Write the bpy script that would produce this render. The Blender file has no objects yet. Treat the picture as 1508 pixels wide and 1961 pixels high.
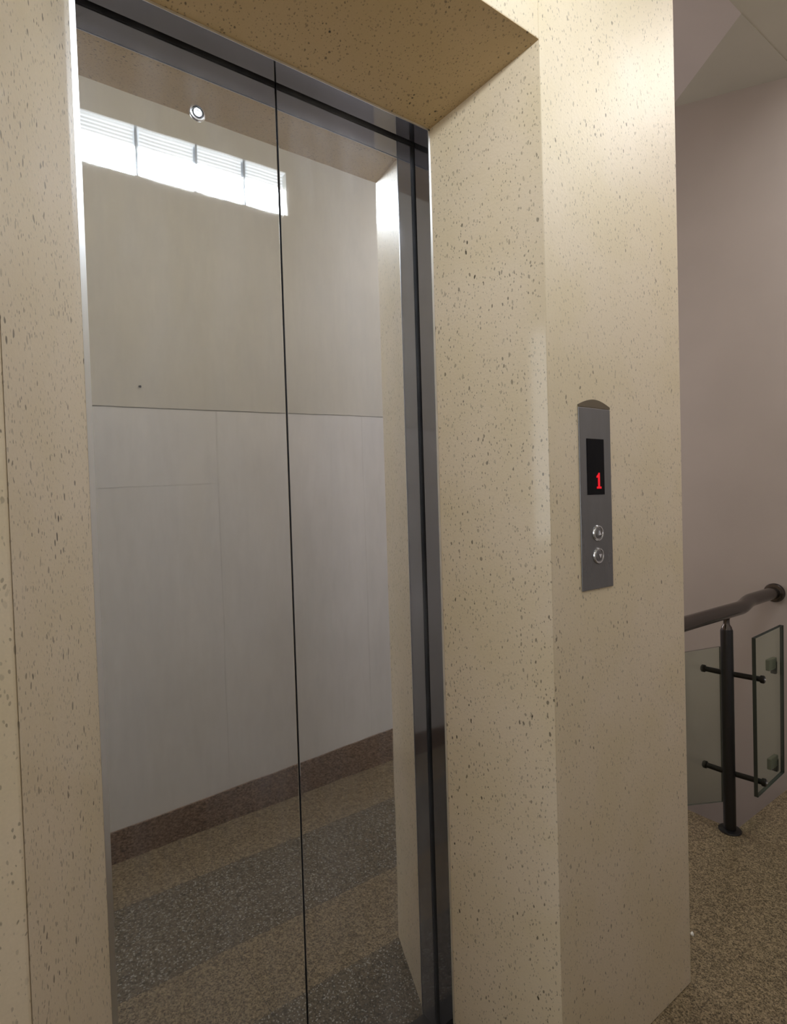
import bpy, bmesh, math, random
from mathutils import Vector, Matrix
random.seed(4)
S = bpy.context.scene
COL = S.collection

# ------------------------------------------------------------------ camera
cam = bpy.data.cameras.new('camera')
cam.sensor_fit = 'AUTO'; cam.sensor_width = 36.0
cam.lens = 1061.98 / 1961.0 * 36.0
cam.clip_start = 0.02
co = bpy.data.objects.new('camera', cam); COL.objects.link(co)
yaw, pitch, roll = map(math.radians, (-35.1444, -1.303, -1.7368))
fw = Vector((-math.sin(yaw) * math.cos(pitch), math.cos(yaw) * math.cos(pitch), math.sin(pitch)))
r0 = fw.cross(Vector((0, 0, 1))).normalized(); u0 = r0.cross(fw)
rr = r0 * math.cos(roll) + u0 * math.sin(roll)
uu = -r0 * math.sin(roll) + u0 * math.cos(roll)
M = Matrix.Identity(4)
for i in range(3):
    M[i][0] = rr[i]; M[i][1] = uu[i]; M[i][2] = -fw[i]
M.translation = (-0.1276, -1.1797, 1.4731)
co.matrix_world = M
S.camera = co

# ------------------------------------------------------------------ world, light, exposure
S.view_settings.view_transform = 'Standard'
S.view_settings.look = 'None'
S.view_settings.gamma = 1.0
S.view_settings.use_curve_mapping = False
S.view_settings.exposure = 0.0
w = bpy.data.worlds.new('world'); S.world = w; w.use_nodes = True
bg = w.node_tree.nodes['Background']
bg.inputs[0].default_value = (0.86, 0.93, 1.0, 1); bg.inputs[1].default_value = 1.0


def area(name, loc, target, sx, sy, power, color, spread=180):
    l = bpy.data.lights.new(name, 'AREA'); l.shape = 'RECTANGLE'; l.size = sx; l.size_y = sy
    l.energy = power; l.color = color; l.spread = math.radians(spread)
    o = bpy.data.objects.new(name, l); COL.objects.link(o)
    o.location = loc
    o.rotation_euler = (Vector(target) - Vector(loc)).to_track_quat('-Z', 'Y').to_euler()
    return o


PANE_EMIT = 3.0
BLOCKS = [-.082, .158, .398, .638, .873, 1.083]
for a_, b_ in zip(BLOCKS, BLOCKS[1:]):      # daylight falling in through each glass block
    xm = (a_ + b_) / 2; ym = -(1.3648 + .0175 * xm) - .015; zm = 2.932 + .0307 * xm
    area('daylight_glass_block', (xm, ym, zm), (xm, ym + 1.0, zm - .28), b_ - a_ - .018, .114, 1.75, (.86, .94, 1.0), 115)
area('fill_light_hall', (-3.05, -0.75, 2.0), (0.9, -0.5, 1.6), 1.0, 1.9, 20, (0.93, 0.97, 1.0))  # added fill from the unseen left end, standing in for daylight
area('fill_light_stair_top', (2.45, -0.95, 3.37), (2.45, -0.95, 0), 0.6, 0.4, 15, (1.0, 0.97, 0.95))  # added overhead fill for the stair side; no fitting known there
area('fill_light_stairwell', (2.2, 2.75, 1.6), (2.5, -0.5, 0.9), 1.1, 2.6, 38, (1.0, 0.96, 0.97))  # added fill brightening the stairwell from behind; invented source, out of view
area('fill_light_hall_top', (-1.3, -0.85, 3.37), (-1.3, -0.85, 0), 0.6, 0.4, 7, (1.0, 0.97, 0.94))  # added overhead fill for the corridor; made-up lamp, out of view

# ------------------------------------------------------------------ dimensions
W = 0.8; H = 2.4191
D1 = 0.0655; YF = -0.338                 # steel return depth, front face of the shaft wall
XO = W + 0.1098; ZO = H + 0.0902         # outer arris of right jamb and of head
XL = -0.1213                             # outer arris of left jamb
XC = 1.5033                              # right corner of the shaft wall
XR = 2.96                                # stair wall
ZC = 3.385                               # ceiling


def yo(x): return -(1.3648 + 0.0175 * x)  # opposite wall
def zo(x, z): return z + 0.0307 * x


# ------------------------------------------------------------------ node helpers
class NT:
    def __init__(self, name):
        self.m = bpy.data.materials.new(name); self.m.use_nodes = True
        self.t = self.m.node_tree; self.t.nodes.clear()
        self.out = self.t.nodes.new('ShaderNodeOutputMaterial')
        self.b = self.t.nodes.new('ShaderNodeBsdfPrincipled')
        self.t.links.new(self.b.outputs[0], self.out.inputs[0])
        self.tc = self.t.nodes.new('ShaderNodeTexCoord').outputs['Object']

    def link(self, a, b): self.t.links.new(a, b)

    def val(self, s, v):
        if hasattr(v, 'is_linked'): self.link(v, s)
        else: s.default_value = v

    def mapping(self, scale=(1, 1, 1), rot=(0, 0, 0), vec=None):
        n = self.t.nodes.new('ShaderNodeMapping')
        n.inputs['Scale'].default_value = scale; n.inputs['Rotation'].default_value = rot
        self.link(vec or self.tc, n.inputs['Vector']); return n.outputs[0]

    def noise(self, scale, detail=3, vec=None, rough=.5, color=False):
        n = self.t.nodes.new('ShaderNodeTexNoise')
        n.inputs['Scale'].default_value = scale; n.inputs['Detail'].default_value = detail
        n.inputs['Roughness'].default_value = rough
        self.link(vec or self.tc, n.inputs['Vector'])
        return n.outputs['Color' if color else 'Fac']

    def voro(self, scale, vec=None):
        n = self.t.nodes.new('ShaderNodeTexVoronoi'); n.inputs['Scale'].default_value = scale
        self.link(vec or self.tc, n.inputs['Vector']); return n

    def math(self, op, a, b=0.0, c=0.0):
        n = self.t.nodes.new('ShaderNodeMath'); n.operation = op
        self.val(n.inputs[0], a); self.val(n.inputs[1], b); self.val(n.inputs[2], c)
        return n.outputs[0]

    def mr(self, v, a, b, c=0.0, d=1.0):
        n = self.t.nodes.new('ShaderNodeMapRange')
        self.val(n.inputs[0], v)
        for k, x in zip((1, 2, 3, 4), (a, b, c, d)): n.inputs[k].default_value = x
        return n.outputs[0]

    def mix(self, f, a, b, mode='MIX'):
        n = self.t.nodes.new('ShaderNodeMix'); n.data_type = 'RGBA'; n.blend_type = mode
        self.val(n.inputs[0], f)
        for s, v in ((n.inputs[6], a), (n.inputs[7], b)):
            if hasattr(v, 'is_linked'): self.link(v, s)
            else: s.default_value = tuple(v) + ((1,) if len(v) == 3 else ())
        return n.outputs[2]

    def xyz(self, v=None):
        n = self.t.nodes.new('ShaderNodeSeparateXYZ'); self.link(v or self.tc, n.inputs[0]); return n.outputs

    def bump(self, h, strength, dist=0.002):
        n = self.t.nodes.new('ShaderNodeBump'); n.inputs['Strength'].default_value = strength
        n.inputs['Distance'].default_value = dist
        self.link(h, n.inputs['Height']); self.link(n.outputs[0], self.b.inputs['Normal'])

    def set(self, **k):
        for n, v in k.items():
            s = self.b.inputs[n.replace('_', ' ')]
            if isinstance(v, tuple) and len(v) == 3: v = v + (1,)
            self.val(s, v)
        return self


def stone(name, base, speck=(0.06, 0.045, 0.028), dens=0.42, rough=0.45, size=1.0, coat=0.0, faint=1.0):
    """sprayed cream stone-effect finish with dark flecks"""
    n = NT(name)
    warp = n.noise(40, 2, color=True)
    add = n.t.nodes.new('ShaderNodeVectorMath'); add.operation = 'MULTIPLY_ADD'
    n.link(warp, add.inputs[0]); add.inputs[1].default_value = (.012, .012, .012); n.link(n.tc, add.inputs[2])
    v = n.mapping((1.4, 1.4, 0.62), (0.0, 0.5, 0.35), add.outputs[0])
    def flecks(scale, rad, density):
        vo = n.voro(scale, v)
        c = n.xyz(vo.outputs['Color'])
        pick = n.math('LESS_THAN', c[0], density)
        r = n.math('MULTIPLY_ADD', c[1], rad, rad * .45)
        edge = n.math('SUBTRACT', r, vo.outputs['Distance'])
        s = n.mr(edge, -0.02, 0.06)
        return n.math('MULTIPLY', n.math('MULTIPLY', s, pick), n.mr(c[2], 0, 1, .35, 1))
    cluster = n.mr(n.noise(7, 2), .35, .62, .25, 1)
    f1 = n.math('MULTIPLY', flecks(72 / size, .20, dens), cluster)
    f2 = n.math('MULTIPLY', flecks(150 / size, .25, dens * .9), .6)
    f = n.math('MULTIPLY', n.math('MAXIMUM', f1, f2), faint)
    tint = n.mix(n.mr(n.noise(5, 3), .38, .62), base, tuple(c * k for c, k in zip(base, (.96, .955, .89))))
    fine = n.mix(n.mr(n.noise(260, 2), .3, .7, 0, .16), tint, tuple(c * .72 for c in base))
    n.set(Base_Color=n.mix(f, fine, speck), Roughness=rough, Specular_IOR_Level=.4)
    if coat: n.set(Coat_Weight=coat, Coat_Roughness=.09)
    h = n.math('ADD', n.noise(150, 3), n.math('MULTIPLY', f, -.8))
    n.bump(h, .35, .0012)
    return n.m


def paint(name, base, rough=.5, tex=220, bump=.15, var=.05, coat=0.0):
    n = NT(name)
    c = n.mix(n.mr(n.noise(3, 4), .35, .65), base, tuple(x * (1 - var) for x in base))
    n.set(Base_Color=c, Roughness=rough)
    if coat: n.set(Coat_Weight=coat, Coat_Roughness=.12)
    n.bump(n.noise(tex, 3), bump, .001)
    return n.m


M_stone = stone('cream_flecked_stone', (0.765, 0.65, 0.495), dens=.65, faint=.85)
M_jamb = stone('cream_flecked_jamb', (0.765, 0.64, 0.48), dens=.85, coat=.5)
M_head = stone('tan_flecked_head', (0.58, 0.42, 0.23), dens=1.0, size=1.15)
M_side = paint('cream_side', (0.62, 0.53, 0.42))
M_mauve = paint('pale_mauve_wall', (0.53, 0.47, 0.44))
M_ceil = paint('ceiling_paint', (0.44, 0.41, 0.34), rough=.8)
M_beige = paint('beige_upper_wall', (0.68, 0.655, 0.60), rough=.5)
M_dado = paint('grey_glazed_dado', (0.78, 0.77, 0.77), rough=.22, bump=.02, coat=.6)


def granite(name, banded):
    n = NT(name)
    v = n.voro(300); c = n.xyz(v.outputs['Color'])
    v2 = n.voro(140); c2 = n.xyz(v2.outputs['Color'])
    g = n.math('MULTIPLY_ADD', c[0], .6, n.math('MULTIPLY', c2[1], .4))
    brown = n.mix(n.mr(g, .12, .85), (0.10, 0.076, 0.044), (0.37, 0.285, 0.175))
    brown = n.mix(n.math('MULTIPLY', n.math('LESS_THAN', c[2], .16), .75), brown, (0.05, 0.042, 0.03))
    col = brown
    if banded:
        dark = n.mix(n.mr(g, .15, .9), (0.05, 0.04, 0.026), (0.22, 0.18, 0.12))
        dark = n.mix(n.math('MULTIPLY', n.math('GREATER_THAN', c[2], .93), .6), dark, (.6, .58, .52))
        p = n.xyz()
        inb = lambda lo, hi: n.math('MULTIPLY', n.math('GREATER_THAN', p[1], lo), n.math('LESS_THAN', p[1], hi))
        band = n.math('MAXIMUM', inb(-1.06, -0.635), inb(-0.335, 3))
        left = n.math('LESS_THAN', p[0], XC)
        col = n.mix(n.math('MULTIPLY', band, left), brown, dark)
        # slab joints
        jx = n.math('LESS_THAN', n.math('ABSOLUTE', n.math('SUBTRACT', n.math('FRACT', n.math('MULTIPLY_ADD', p[0], 1 / .6, 10.25)), .0)), .004)
        jy = n.math('MAXIMUM', n.math('LESS_THAN', n.math('ABSOLUTE', n.math('ADD', p[1], .635)), .0015),
                    n.math('LESS_THAN', n.math('ABSOLUTE', n.math('ADD', p[1], 1.06)), .0015))
        col = n.mix(n.math('MULTIPLY', n.math('MAXIMUM', jx, jy), .6), col, (.05, .045, .04))
    n.set(Base_Color=col, Roughness=.23, Specular_IOR_Level=.5)
    n.bump(n.noise(60, 2), .05, .001)
    return n.m


M_floor = granite('granite_floor', True)
def skirtmat():
    n = NT('brown_granite_skirting')
    c = n.xyz(n.voro(220).outputs['Color'])
    n.set(Base_Color=n.mix(n.mr(c[0], .1, .9), (.07, .042, .026), (.32, .21, .14)), Roughness=.25)
    return n.m


M_skirt = skirtmat()


def steel(name, base, rough, dust=.1, streak=True):
    n = NT(name)
    vs = n.mapping((90, 90, 1.2))
    s = n.noise(3, 3, vs)
    smear = n.noise(2.4, 4, n.mapping((2.4, 2.4, 1.0)), .6)
    big = n.mr(smear, .4, .72)
    n.set(Base_Color=n.mix(n.math('MULTIPLY', big, .4), base, tuple(x * y for x, y in zip(base, (.90, .88, .82)))),
          Metallic=1.0,
          Roughness=n.math('ADD', n.math('MULTIPLY', big, rough * .7), n.math('MULTIPLY_ADD', s, rough * .35, rough * .6)))
    if streak: n.bump(n.math('MULTIPLY_ADD', n.noise(1.6, 2, n.mapping((3, 3, 1))), .9, n.math('MULTIPLY', s, .012)), .14, .004)
    if dust:
        d = n.t.nodes.new('ShaderNodeBsdfDiffuse'); d.inputs[0].default_value = (.62, .62, .68, 1)
        mx = n.t.nodes.new('ShaderNodeMixShader')
        grime = n.math('ADD', n.math('ADD', n.mr(n.noise(9, 6, n.mapping((1, 1, .22)), .68), .42, .78, 0, dust * 1.5), n.mr(n.noise(2.2, 3), .45, .7, 0, dust)), dust * .6)
        n.link(grime, mx.inputs[0]); n.link(n.b.outputs[0], mx.inputs[1]); n.link(d.outputs[0], mx.inputs[2])
        n.link(mx.outputs[0], n.out.inputs[0])
    return n.m


M_door = steel('door_stainless', (0.86, 0.87, 0.89), .018, .10)
M_frame = steel('frame_stainless', (0.33, 0.33, 0.37), .06, .03, False)
M_lip = NT('bright_steel_edge').set(Base_Color=(.85, .86, .9), Metallic=1.0, Roughness=.28).m
M_key = NT('chrome').set(Base_Color=(.9, .92, .98), Metallic=1.0, Roughness=.22).m
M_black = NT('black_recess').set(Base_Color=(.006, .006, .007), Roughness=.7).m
M_plate = steel('brushed_dark_plate', (0.20, 0.20, 0.205), .34, .05, False)
M_cap = NT('bronze_cap').set(Base_Color=(.17, .14, .10), Metallic=.6, Roughness=.45).m
M_screen = NT('black_acrylic').set(Base_Color=(.004, .004, .006), Roughness=.45, Specular_IOR_Level=.1).m
M_led = NT('red_led').set(Base_Color=(.1, 0, 0), Emission_Color=(1.0, .005, .02), Emission_Strength=.75).m
M_btn = NT('button_steel').set(Base_Color=(.62, .62, .63), Metallic=1.0, Roughness=.22).m
M_btn_face = NT('button_face').set(Base_Color=(.22, .22, .225), Metallic=1.0, Roughness=.3).m
M_rail = NT('dark_steel_tube').set(Base_Color=(.14, .125, .12), Metallic=1.0, Roughness=.17).m
M_post = NT('dark_steel_post').set(Base_Color=(.055, .054, .058), Metallic=.85, Roughness=.33).m
M_fit = NT('dark_fitting').set(Base_Color=(.035, .034, .032), Metallic=.8, Roughness=.32).m
M_clamp = NT('clamp_steel').set(Base_Color=(.26, .29, .22), Metallic=.9, Roughness=.35).m
M_white = NT('white_plastic').set(Base_Color=(.85, .83, .78), Roughness=.4).m
M_grout = NT('window_joint').set(Base_Color=(.33, .35, .38), Roughness=.7).m
M_pane = NT('sunlit_glass_block').set(Base_Color=(.8, .85, .9), Roughness=.3, Emission_Color=(.93, .97, 1.0), Emission_Strength=PANE_EMIT).m
M_rib = NT('ribbed_glass').set(Base_Color=(.78, .82, .84), Roughness=.25, Emission_Color=(.93, .97, 1.0), Emission_Strength=.5).m


def glassmat():
    n = NT('green_tinted_glass')
    n.set(Base_Color=(.80, .90, .81), Roughness=.02, IOR=1.45, Transmission_Weight=1.0)
    # thin architectural sheet: mostly see-through, with a green cast
    tr = n.t.nodes.new('ShaderNodeBsdfTransparent'); tr.inputs[0].default_value = (.91, .955, .91, 1)
    mx = n.t.nodes.new('ShaderNodeMixShader'); mx.inputs[0].default_value = .88
    n.link(n.b.outputs[0], mx.inputs[1]); n.link(tr.outputs[0], mx.inputs[2]); n.link(mx.outputs[0], n.out.inputs[0])
    return n.m


M_glass = glassmat()
M_gedge = NT('glass_edge').set(Base_Color=(.045, .055, .05), Roughness=.15).m


# ------------------------------------------------------------------ mesh helpers
def finish(name, bm, mats, parent=None, smooth=False, kind=None, bevel=0, seg=2):
    bmesh.ops.recalc_face_normals(bm, faces=bm.faces)
    me = bpy.data.meshes.new(name); bm.to_mesh(me); bm.free()
    for m in (mats if isinstance(mats, (list, tuple)) else [mats]): me.materials.append(m)
    if smooth:
        for p in me.polygons: p.use_smooth = True
    o = bpy.data.objects.new(name, me); COL.objects.link(o)
    if bevel:
        b = o.modifiers.new('bevel', 'BEVEL'); b.width = bevel; b.segments = seg; b.limit_method = 'ANGLE'; b.angle_limit = math.radians(25)
    if smooth:
        o.data.set_sharp_from_angle(angle=math.radians(38))
    if parent: o.parent = parent
    if kind: o['kind'] = kind
    return o


def bx(bm, x0, x1, y0, y1, z0, z1, mat=0):
    v = [bm.verts.new((x, y, z)) for x in (x0, x1) for y in (y0, y1) for z in (z0, z1)]
    for a in ((0, 1, 3, 2), (4, 6, 7, 5), (0, 4, 5, 1), (2, 3, 7, 6), (0, 2, 6, 4), (1, 5, 7, 3)):
        f = bm.faces.new([v[i] for i in a]); f.material_index = mat
    return v


def hexa(bm, P, mat=0):
    """8 points: bottom ring of 4 then top ring of 4"""
    v = [bm.verts.new(p) for p in P]
    for a in ((0, 1, 2, 3), (7, 6, 5, 4), (0, 4, 5, 1), (1, 5, 6, 2), (2, 6, 7, 3), (3, 7, 4, 0)):
        f = bm.faces.new([v[i] for i in a]); f.material_index = mat


def prism(bm, poly, axis, a, b, mat=0):
    def pt(p, t):
        return {'x': (t, p[0], p[1]), 'y': (p[0], t, p[1]), 'z': (p[0], p[1], t)}[axis]
    A = [bm.verts.new(pt(p, a)) for p in poly]; B = [bm.verts.new(pt(p, b)) for p in poly]
    n = len(poly)
    fs = [bm.faces.new(A), bm.faces.new(B[::-1])]
    for i in range(n): fs.append(bm.faces.new([A[i], B[i], B[(i + 1) % n], A[(i + 1) % n]]))
    for f in fs: f.material_index = mat


def lathe(bm, prof, c, axis, n=40):
    """prof: (radius, distance along axis)"""
    ax = Vector(axis).normalized(); s = ax.orthogonal().normalized(); t = ax.cross(s)
    rings = []
    for r, h in prof:
        if r < 1e-6: rings.append([bm.verts.new(Vector(c) + ax * h)])
        else: rings.append([bm.verts.new(Vector(c) + ax * h + (s * math.cos(2 * math.pi * i / n) + t * math.sin(2 * math.pi * i / n)) * r) for i in range(n)])
    for a, b in zip(rings, rings[1:]):
        for i in range(n):
            j = (i + 1) % n
            if len(a) == 1 and len(b) == 1: continue
            if len(a) == 1: bm.faces.new([a[0], b[i], b[j]])
            elif len(b) == 1: bm.faces.new([a[i], a[j], b[0]])
            else: bm.faces.new([a[i], a[j], b[j], b[i]])
    for rg in (rings[0], rings[-1]):
        if len(rg) > 1: bm.faces.new(rg)


def tube(bm, pts, r, n=28):
    pts = [Vector(p) for p in pts]; rings = []
    s = None
    for i, p in enumerate(pts):
        d = ((pts[min(i + 1, len(pts) - 1)] - p).normalized() + (p - pts[max(i - 1, 0)]).normalized()).normalized()
        s = (d.orthogonal() if s is None else s - d * s.dot(d)).normalized(); t = d.cross(s)
        rings.append([bm.verts.new(p + (s * math.cos(2 * math.pi * k / n) + t * math.sin(2 * math.pi * k / n)) * r) for k in range(n)])
    for a, b in zip(rings, rings[1:]):
        for k in range(n): bm.faces.new([a[k], a[(k + 1) % n], b[(k + 1) % n], b[k]])
    bm.faces.new(rings[0]); bm.faces.new(rings[-1])


def NB(): return bmesh.new()


def empty(name, loc, label, cat, group=None):
    o = bpy.data.objects.new(name, None); COL.objects.link(o); o.location = loc; o.empty_display_size = .05
    o['label'] = label; o['category'] = cat
    if group: o['group'] = group
    bpy.context.view_layer.update()
    return o


def part(name, bm, mats, parent, **k):
    """mesh written in world coordinates, hung under a parent that may be offset"""
    root = parent
    loc = Vector((0, 0, 0)); p = parent
    while p: loc += p.location; p = p.parent
    bmesh.ops.translate(bm, verts=bm.verts, vec=-loc)
    return finish(name, bm, mats, parent, **k)


# ------------------------------------------------------------------ structure
# shaft front wall: three slabs round the opening, one mesh
bm = NB()
Y0 = YF; YB = 0.62
bx(bm, -3.2, XL, Y0, -.02, 0, ZC)
bx(bm, XO, XC, Y0, YB, 0, ZC)
bx(bm, XL, XO, Y0, -.02, ZO, ZC)
o = finish('wall_front', bm, M_stone, kind='structure', bevel=.004, seg=3)
# splayed left jamb
bm = NB()
prism(bm, [(0.0, -D1), (XL, YF + .0005), (XL - .0, -.02), (0.0, -.02)], 'z', 0, ZO)
bmesh.ops.recalc_face_normals(bm, faces=bm.faces)
finish('trim_1', bm, M_jamb, kind='structure')
bm = NB()
prism(bm, [(W + .004, -D1), (XO, YF + .0005), (XO, -.02), (W + .004, -.02)], 'z', 0, ZO)
finish('trim_2', bm, M_jamb, kind='structure')
# splayed head between the jambs (jamb planes cut it on a mitre)
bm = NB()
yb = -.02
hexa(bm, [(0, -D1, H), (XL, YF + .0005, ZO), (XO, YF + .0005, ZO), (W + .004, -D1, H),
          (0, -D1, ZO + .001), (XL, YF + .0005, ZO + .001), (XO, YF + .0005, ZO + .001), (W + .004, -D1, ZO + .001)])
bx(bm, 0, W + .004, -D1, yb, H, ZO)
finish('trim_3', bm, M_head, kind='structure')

# floor with a notch for the stair void
bm = NB()
XV = 2.405; YV = -.075
prism(bm, [(-3.3, -1.6), (XR, -1.6), (XR, YV), (XV, YV), (XV, 1.6), (XC, 1.6), (XC, .3), (-3.3, .3)], 'z', -.16, 0)
finish('floor', bm, M_floor, kind='structure')
# stair wall
bm = NB(); bx(bm, XR, XR + .12, -1.6, 2.9, -2.4, 4.6)
finish('wall_right', bm, M_mauve, kind='structure')
bm = NB(); bx(bm, XC, XR, 2.8, 2.9, -2.4, 4.6)
finish('wall_back', bm, M_mauve, kind='structure')
bm = NB(); bx(bm, XC - .02, XC - .001, YB, 2.9, -2.4, 4.6); bx(bm, XC - .02, XC - .001, -.2, YB, ZC, 4.6); bx(bm, XC - .02, XC - .001, -.2, YB, -2.4, -.16)
finish('wall_shaft_side', bm, M_side, kind='structure')
bm = NB(); bx(bm, XC - .02, XR + .1, YV, 2.9, -2.45, -2.4)
finish('floor_lower_landing', bm, M_floor, kind='structure')
bm = NB(); bx(bm, XV, XR, YV - .1, YV - .0, -2.4, -.161)
finish('wall_under_landing', bm, M_mauve, kind='structure')
bm = NB(); bx(bm, XV - .1, XV, YV, 1.6, -2.4, -.161)
finish('wall_under_floor', bm, M_mauve, kind='structure')
# ceiling and the sloping stair soffit
bm = NB(); bx(bm, -3.3, XR, -1.6, -.16, ZC, ZC + .15); bx(bm, -3.3, XC - .02, -.16, .1, ZC, ZC + .15)
finish('ceiling', bm, M_ceil, kind='structure')
bm = NB(); bx(bm, XC - .02, XR + .1, -.16, 2.9, 4.6, 4.7); bx(bm, XC - .02, XR + .1, -.20, -.16, ZC + .15, 4.7)
finish('ceiling_upper', bm, M_ceil, kind='structure')
bm = NB()
s = .3291; z0 = 3.4357
P = [(2.40, -.16), (XR, -.16), (XR, 1.6), (2.93 + .03, .44)]
A = (2.375, -.16, z0 - s * .16); B = (XR, .437, z0 + s * .437)
tri = [A, (XR, -.16, z0 - s * .16), B]
th = .14
v1 = [bm.verts.new(p) for p in tri]; v2 = [bm.verts.new((p[0], p[1], p[2] + th)) for p in tri]
bm.faces.new(v1); bm.faces.new(v2[::-1])
for i in range(3): bm.faces.new([v1[i], v2[i], v2[(i + 1) % 3], v1[(i + 1) % 3]])
finish('ceiling_stair_soffit', bm, M_ceil, kind='structure')
bm = NB()
quad = [A, B, (XR, 1.9, z0 + .9), (XC - .02, 1.9, z0 + 1.15), (XC - .02, -.16, z0 + .10)]
v1 = [bm.verts.new(p) for p in quad]; v2 = [bm.verts.new((p[0], p[1], p[2] + th)) for p in quad]
c1 = bm.verts.new((1.95, .5, z0 + .36)); c2 = bm.verts.new((1.95, .5, z0 + .36 + th))
n = len(quad)
for i in range(n):
    bm.faces.new([v1[i], v1[(i + 1) % n], c1]); bm.faces.new([v2[i], v2[(i + 1) % n], c2])
    bm.faces.new([v1[i], v2[i], v2[(i + 1) % n], v1[(i + 1) % n]])
finish('ceiling_stair_turn', bm, M_mauve, kind='structure')

# opposite wall (seen only in the lift doors): upper paint, lower glazed panels, granite skirting
WX0, WX1 = -0.088, 1.083
def owall(bm, x0, x1, z0, z1, dy0, dy1, mat=0, slope=(1, 1)):
    a0 = zo(x0, z0) if slope[0] else z0; a1 = zo(x1, z0) if slope[0] else z0
    b0 = zo(x0, z1) if slope[1] else z1; b1 = zo(x1, z1) if slope[1] else z1
    ya, yb_ = yo(x0), yo(x1)
    hexa(bm, [(x0, ya + dy0, a0), (x1, yb_ + dy0, a1), (x1, yb_ + dy1, a1), (x0, ya + dy1, a0),
              (x0, ya + dy0, b0), (x1, yb_ + dy0, b1), (x1, yb_ + dy1, b1), (x0, ya + dy1, b0)], mat)
bm = NB()
ZJ = 1.8856; ZWB = 2.866; ZWT = 3.078
owall(bm, -3.3, XR, ZJ + .0015, ZWB, -.15, 0)
owall(bm, -3.3, XR, ZWT, 3.7, -.15, 0)
owall(bm, -3.3, WX0, ZWB, ZWT, -.15, 0)
owall(bm, WX1, XR, ZWB, ZWT, -.15, 0)
owall(bm, -3.3, XR, -.2, ZJ + .0015, -.15, -.014, slope=(0, 1))
finish('wall_opposite', bm, M_beige, kind='structure')
bm = NB()
xs = [-3.3, -2.5, -1.7, -.9, -.11, .690, 1.49, 2.29, XR]
for a, b in zip(xs, xs[1:]):
    g = .0004
    owall(bm, a + g, b - g, .11, 1.548 if b < .7 else ZJ - .003, -.0135, 0)
    if b < .7: owall(bm, a + g, b - g, 1.549, ZJ - .003, -.0135, 0)
finish('trim_4', bm, M_dado, kind='structure')
bm = NB()
owall(bm, -3.3, XR, 0, .1255, -.013, .008, slope=(0, 1))
finish('baseboard_opposite', bm, M_skirt, kind='structure')
# left end wall; its unseen tall window is added to let in fill light
bm = NB()
bx(bm, -3.3, -3.2, -1.6, -.3, 0, .9); bx(bm, -3.3, -3.2, -1.6, -.3, 3.0, ZC)
bx(bm, -3.3, -3.2, -1.6, -1.27, .9, 3.0); bx(bm, -3.3, -3.2, -.38, .1, .9, 3.0)
finish('wall_left', bm, M_beige, kind='structure')
bm = NB()
for a, b, c, d in ((-1.27, -1.23, .9, 3.0), (-.42, -.38, .9, 3.0), (-1.23, -.42, .9, .94), (-1.23, -.42, 2.96, 3.0), (-1.23, -.42, 1.93, 1.97)):
    bx(bm, -3.27, -3.22, a, b, c, d)
added_win = finish('added_window', bm, M_white, kind='structure')

# clerestory of glass blocks
bm = NB()
divs = [WX0]
xd = BLOCKS[:-1]
for x in xd: owall(bm, x - .0042, x + .0042, ZWB, ZWT, -.12, -.001)
owall(bm, WX0, WX1, ZWB - .004, ZWB, -.12, -.006)
win = finish('window_1', bm, M_grout, kind='structure')
edges = xd + [WX1]
for a, b in zip(edges, edges[1:]):
    bm = NB(); owall(bm, a + .0035, b - .0035, ZWB, ZWT - .076, -.10, -.03)
    p = finish('glass_block', bm, M_pane, win)
    bm = NB()
    for k in range(5):                      # fluted strip across the head of each block
        z = ZWT - .006 - k * .0145
        owall(bm, a + .012, b - .012, z - .0085, z, -.029, -.010 - .002 * k)
    owall(bm, a + .0035, b - .0035, ZWT - .006, ZWT - .001, -.029, -.002)
    owall(bm, a + .0035, b - .0035, ZWT - .076, ZWT - .001, -.10, -.034)
    r = finish('ribbed_band', bm, M_rib, p)

# ------------------------------------------------------------------ lift: frame and leaves
bm = NB()
G = .010
bx(bm, W, W + .004, -D1 - .0012, -G, 0, H)                # right return
bx(bm, -.004, .008, -D1 - .0012, -G, 0, H)                # left return
bx(bm, .008, W, -D1 - .0012, -G, H - .003, H)             # head return
fr = finish('trim_5', bm, M_frame, kind='structure')
fr['label'] = 'mirror-like stainless steel lining around the lift doorway'
bm = NB()
bx(bm, W - .0012, W + .0045, -D1 - .003, -D1 - .0014, 0, H)
bx(bm, -.001, .0085, -D1 - .003, -D1 - .0014, 0, H)
bx(bm, -.001, W + .0045, -D1 - .003, -D1 - .0014, H - .0045, H + .0005)
finish('edge_strip', bm, M_lip, fr)
SX = .4125
bm = NB(); bx(bm, -.05, SX - .0021, 0, .035, .006, H + .06)
dl = finish('door_1', bm, M_door, kind='structure', bevel=.0012)
bm = NB(); bx(bm, SX + .0021, W + .05, 0.0005, .035, .006, H + .06)
dr = finish('door_2', bm, M_door, kind='structure', bevel=.0012)
dl['label'] = 'left stainless steel lift door leaf with a round release keyhole near its top'
dr['label'] = 'right stainless steel lift door leaf, plain, beside the right jamb'
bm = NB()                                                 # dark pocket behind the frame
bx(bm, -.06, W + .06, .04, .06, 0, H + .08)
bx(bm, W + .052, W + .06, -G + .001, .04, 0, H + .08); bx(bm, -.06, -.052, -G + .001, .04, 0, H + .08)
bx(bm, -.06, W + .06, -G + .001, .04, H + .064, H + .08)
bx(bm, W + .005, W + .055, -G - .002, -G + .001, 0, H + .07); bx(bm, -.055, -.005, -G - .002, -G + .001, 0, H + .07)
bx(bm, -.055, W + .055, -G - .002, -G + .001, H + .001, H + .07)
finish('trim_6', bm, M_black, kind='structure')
bm = NB(); bx(bm, -.05, W + .05, -D1 + .002, .03, -.01, .0025)
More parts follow.
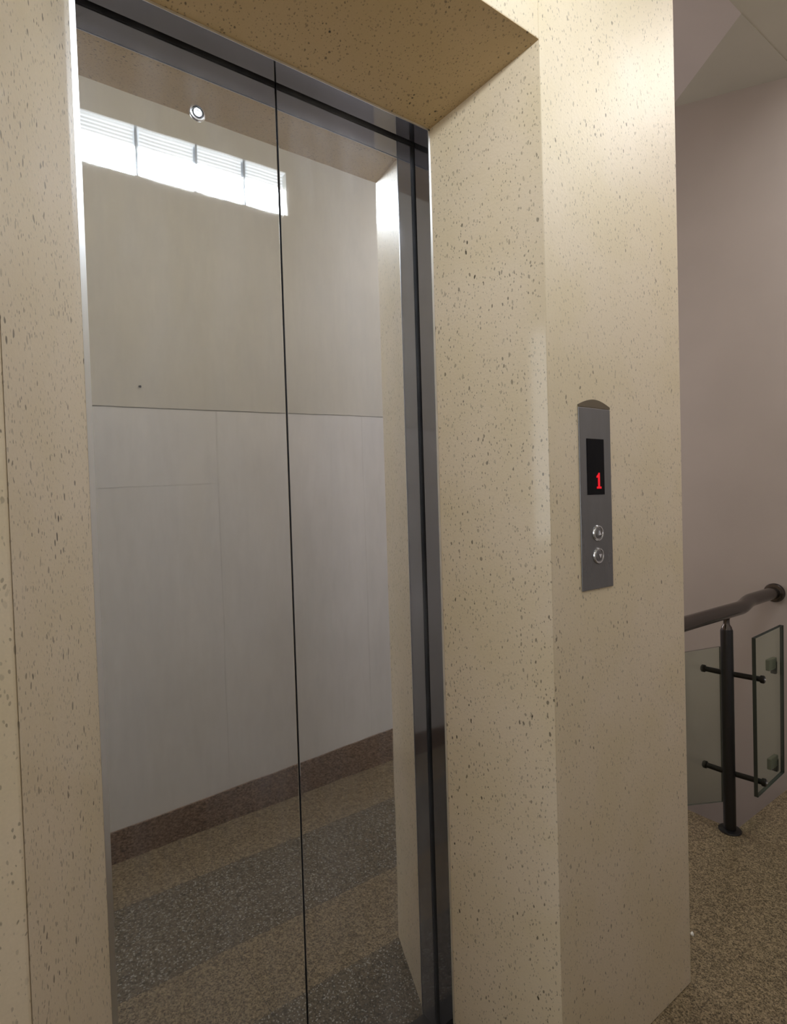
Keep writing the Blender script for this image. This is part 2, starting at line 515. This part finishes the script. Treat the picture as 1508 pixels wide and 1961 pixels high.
finish('trim_7', bm, M_fit, kind='structure')            # steel sill
bm = NB()
kc = (.234, 0, 2.288)
lathe(bm, [(0.0, .003), (.0046, .003), (.0052, .0045), (.0085, .0045), (.0094, .0012), (.0118, .0012), (.0126, .0040), (.0150, .0034), (.0166, .0)], kc, (0, -1, 0))
k = finish('release_keyhole', bm, M_key, dl, smooth=True); k['label'] = 'round chrome keyhole rosette'
bm = NB(); lathe(bm, [(.0096, .0026), (.0116, .0026), (.0116, .0005), (.0096, .0005), (.0096, .0026)], kc, (0, -1, 0))
finish('keyhole_groove', bm, M_fit, k, smooth=True)

# ------------------------------------------------------------------ call panel
cp = empty('elevator_call_panel', (1.084, YF, 1.234), 'tall narrow steel lift call panel with red floor number on the cream wall', 'call panel')
x0, x1 = 1.0195, 1.1475; zb, zt = 1.234, 1.684
t = .003
bm = NB(); bx(bm, x0, x1, YF - t, YF, zb, zt)
part('faceplate', bm, M_plate, cp, bevel=.0012)
bm = NB()
arc = [(x0, zt + .0012), (x0, zt + .006)] + [(x0 + (x1 - x0) * i / 20, zt + .006 + .0155 * math.sin(math.pi * i / 20)) for i in range(1, 20)] + [(x1, zt + .006), (x1, zt + .0012)]
prism(bm, arc, 'y', YF - t, YF)
c = part('top_cap', bm, M_cap, cp); c['label'] = 'bronze-toned arched top cap'
bm = NB(); bx(bm, 1.0475, 1.1165, YF - t - .0012, YF - t + .001, 1.4695, 1.608)
scr = part('display_screen', bm, M_screen, cp)
scr['label'] = 'black display window'
bm = NB()
yy0, yy1 = YF - t - .0022, YF - t - .0012
cx, cz = 1.0925, 1.505
prism(bm, [(cx - .0035, cz - .016), (cx + .0035, cz - .016), (cx + .0035, cz + .019), (cx - .001, cz + .019), (cx - .0035, cz + .015)], 'y', yy0, yy1)
prism(bm, [(cx - .0034, cz + .0149), (cx - .0034, cz + .0075), (cx - .0095, cz + .0065), (cx - .0095, cz + .0105)], 'y', yy0, yy1)
bx(bm, cx - .0085, cx + .0095, yy0, yy1, cz - .0205, cz - .0155)
d = part('digit', bm, M_led, scr); d['label'] = 'glowing red figure 1'
for zc_, up in ((1.3735, True), (1.3170, False)):
    bc = Vector((1.0845, YF - t, zc_))
    bm = NB()
    lathe(bm, [(.0205, 0), (.0205, .0015), (.0185, .0045), (.0160, .0045), (.0150, .0025), (.0, .0025)], bc, (0, -1, 0), 48)
    b = part('call_button', bm, M_btn, cp, smooth=True)
    bm = NB()
    lathe(bm, [(.0, .0058), (.009, .0052), (.0130, .0042), (.0140, .0025)], bc, (0, -1, 0), 48)
    part('button_face', bm, M_btn_face, b, smooth=True)
    bm = NB(); s = 1 if up else -1
    tip = bc + Vector((0, -.0062, s * .007))
    prism(bm, [(bc.x - .006, bc.z - s * .0045), (bc.x + .006, bc.z - s * .0045), (bc.x, bc.z + s * .0065)], 'y', YF - t - .0072, YF - t - .0045)
    a = part('arrow_mark', bm, M_key, b)
    b['label'] = ('upper round steel button with an up arrow' if up else 'lower round steel button with a down arrow')

# ------------------------------------------------------------------ stair railing
rl = empty('stair_railing', (2.388, -.060, 0), 'dark steel stair railing with glass infill panels at the landing edge, right of the lift', 'railing')
px_, py_ = 2.388, -.060
ZR = .948
# handrail: straight run, soft gooseneck and the wall end
bm = NB()
pts = [(XC + .01, -.045, ZR - .004), (2.0, -.052, ZR - .001), (2.36, -.060, ZR + .001), (2.50, -.063, ZR + .001)]
for i in range(1, 9):
    u = i / 8; pts.append((2.50 + .18 * u, -.063 + .022 * (3 * u * u - 2 * u ** 3), ZR + .001 + .012 * (3 * u * u - 2 * u ** 3)))
pts += [(2.82, -.036, ZR + .012), (XR - .012, -.031, ZR + .010)]
tube(bm, pts, .0295)
part('handrail', bm, M_rail, rl, smooth=True)
bm = NB(); lathe(bm, [(.0, .0), (.046, .0), (.046, .010), (.042, .016), (.028, .019), (.0, .019)], (XR, -.031, ZR + .010), (-1, 0, 0))
part('wall_flange', bm, M_rail, rl, smooth=True)
bm = NB(); lathe(bm, [(.0, 0), (.0242, 0), (.0242, .862), (.0225, .868), (.0, .868)], (px_, py_, .006), (0, 0, 1))
post = part('post', bm, M_post, rl, smooth=True)
bm = NB()
lathe(bm, [(.0, 0), (.0215, 0), (.0200, .012), (.0135, .022), (.0120, .030), (.0120, .044), (.016, .056), (.019, .062), (0, .062)], (px_, py_, .872), (0, 0, 1))
part('post_neck', bm, M_rail, post, smooth=True)
bm = NB(); lathe(bm, [(.0, 0), (.044, 0), (.045, .003), (.043, .007), (.027, .010), (.0, .010)], (px_, py_, 0), (0, 0, 1))
part('base_flange', bm, M_post, post, smooth=True)
for az in (.681, .249):
    bm = NB()
    tube(bm, [(px_ + .004, .040, az), (px_ + .006, -.03, az), (px_ + .030, -.183, az)], .0115, 20)
    a = part('glass_arm', bm, M_fit, rl, smooth=True)
    for q, ax in (((px_ + .004, .038, az), (-.1, 1, 0)), ((px_ + .030, -.180, az), (.15, -1, 0))):
        bm = NB(); lathe(bm, [(0, -.004), (.0155, -.004), (.0165, 0), (.0165, .008), (.013, .012), (.005, .0125), (0, .0125)], q, ax, 28)
        part('end_cap', bm, M_fit, a, smooth=True)
    bm = NB(); lathe(bm, [(0, 0), (.0045, 0), (.0045, .0015), (.003, .003), (0, .003)], (px_ + .032, -.1925, az), (.15, -1, 0), 20)
    part('end_screw', bm, M_key, a, smooth=True)

def sheet(name, pts2, y0, y1, edge):
    """glass sheet with dark polished edges; pts2 = (x, z) outline"""
    bm = NB(); prism(bm, pts2, 'y', y0, y1)
    for f in bm.faces: f.normal_update()
    for f in bm.faces:
        f.material_index = 0 if abs(f.normal.y) > .9 else 1
    return part(name, bm, [M_glass, M_gedge], rl)
g1 = sheet('glass_panel', [(1.62, .30), (2.545, .03), (2.545, .752), (1.62, .845)], .034, .044, 1)
g2 = sheet('glass_panel', [(2.388, .190), (2.655, .212), (2.668, .866), (2.388, .855)], -.172, -.157, 1)
for z in (.700, .262):
    bm = NB(); bx(bm, 2.578, 2.655, -.1495, -.132, z - .026, z + .022)
    cl = part('glass_clamp', bm, M_clamp, g2, bevel=.003)
    bm = NB(); bx(bm, 2.640, 2.658, -.1495, -.128, z - .052, z + .004)
    part('clamp_tongue', bm, M_fit, cl, bevel=.002)

# ------------------------------------------------------------------ small things
bm = NB()
lathe(bm, [(0, .0), (.0035, 0), (.0035, .003), (.006, .004), (.0055, .0065), (0, .008)], (0, 0, 0), (.8, -.6, 0), 16)
o = finish('screw', bm, M_white, smooth=True); o.location = (XC, YF - .001, .150)
o['label'] = 'small white screw head at the foot of the cream wall corner'; o['category'] = 'screw'
bm = NB()
lathe(bm, [(0, .0), (.002, 0), (.002, .006), (.0055, .007), (.005, .0095), (0, .010)], (0, 0, 0), (0, 1, 0), 16)
o = finish('nail', bm, M_black, smooth=True); o.location = (.366, yo(.366), 1.984)
o['label'] = 'small black nail in the beige wall above the grey panels, mirrored in the left door'; o['category'] = 'nail'
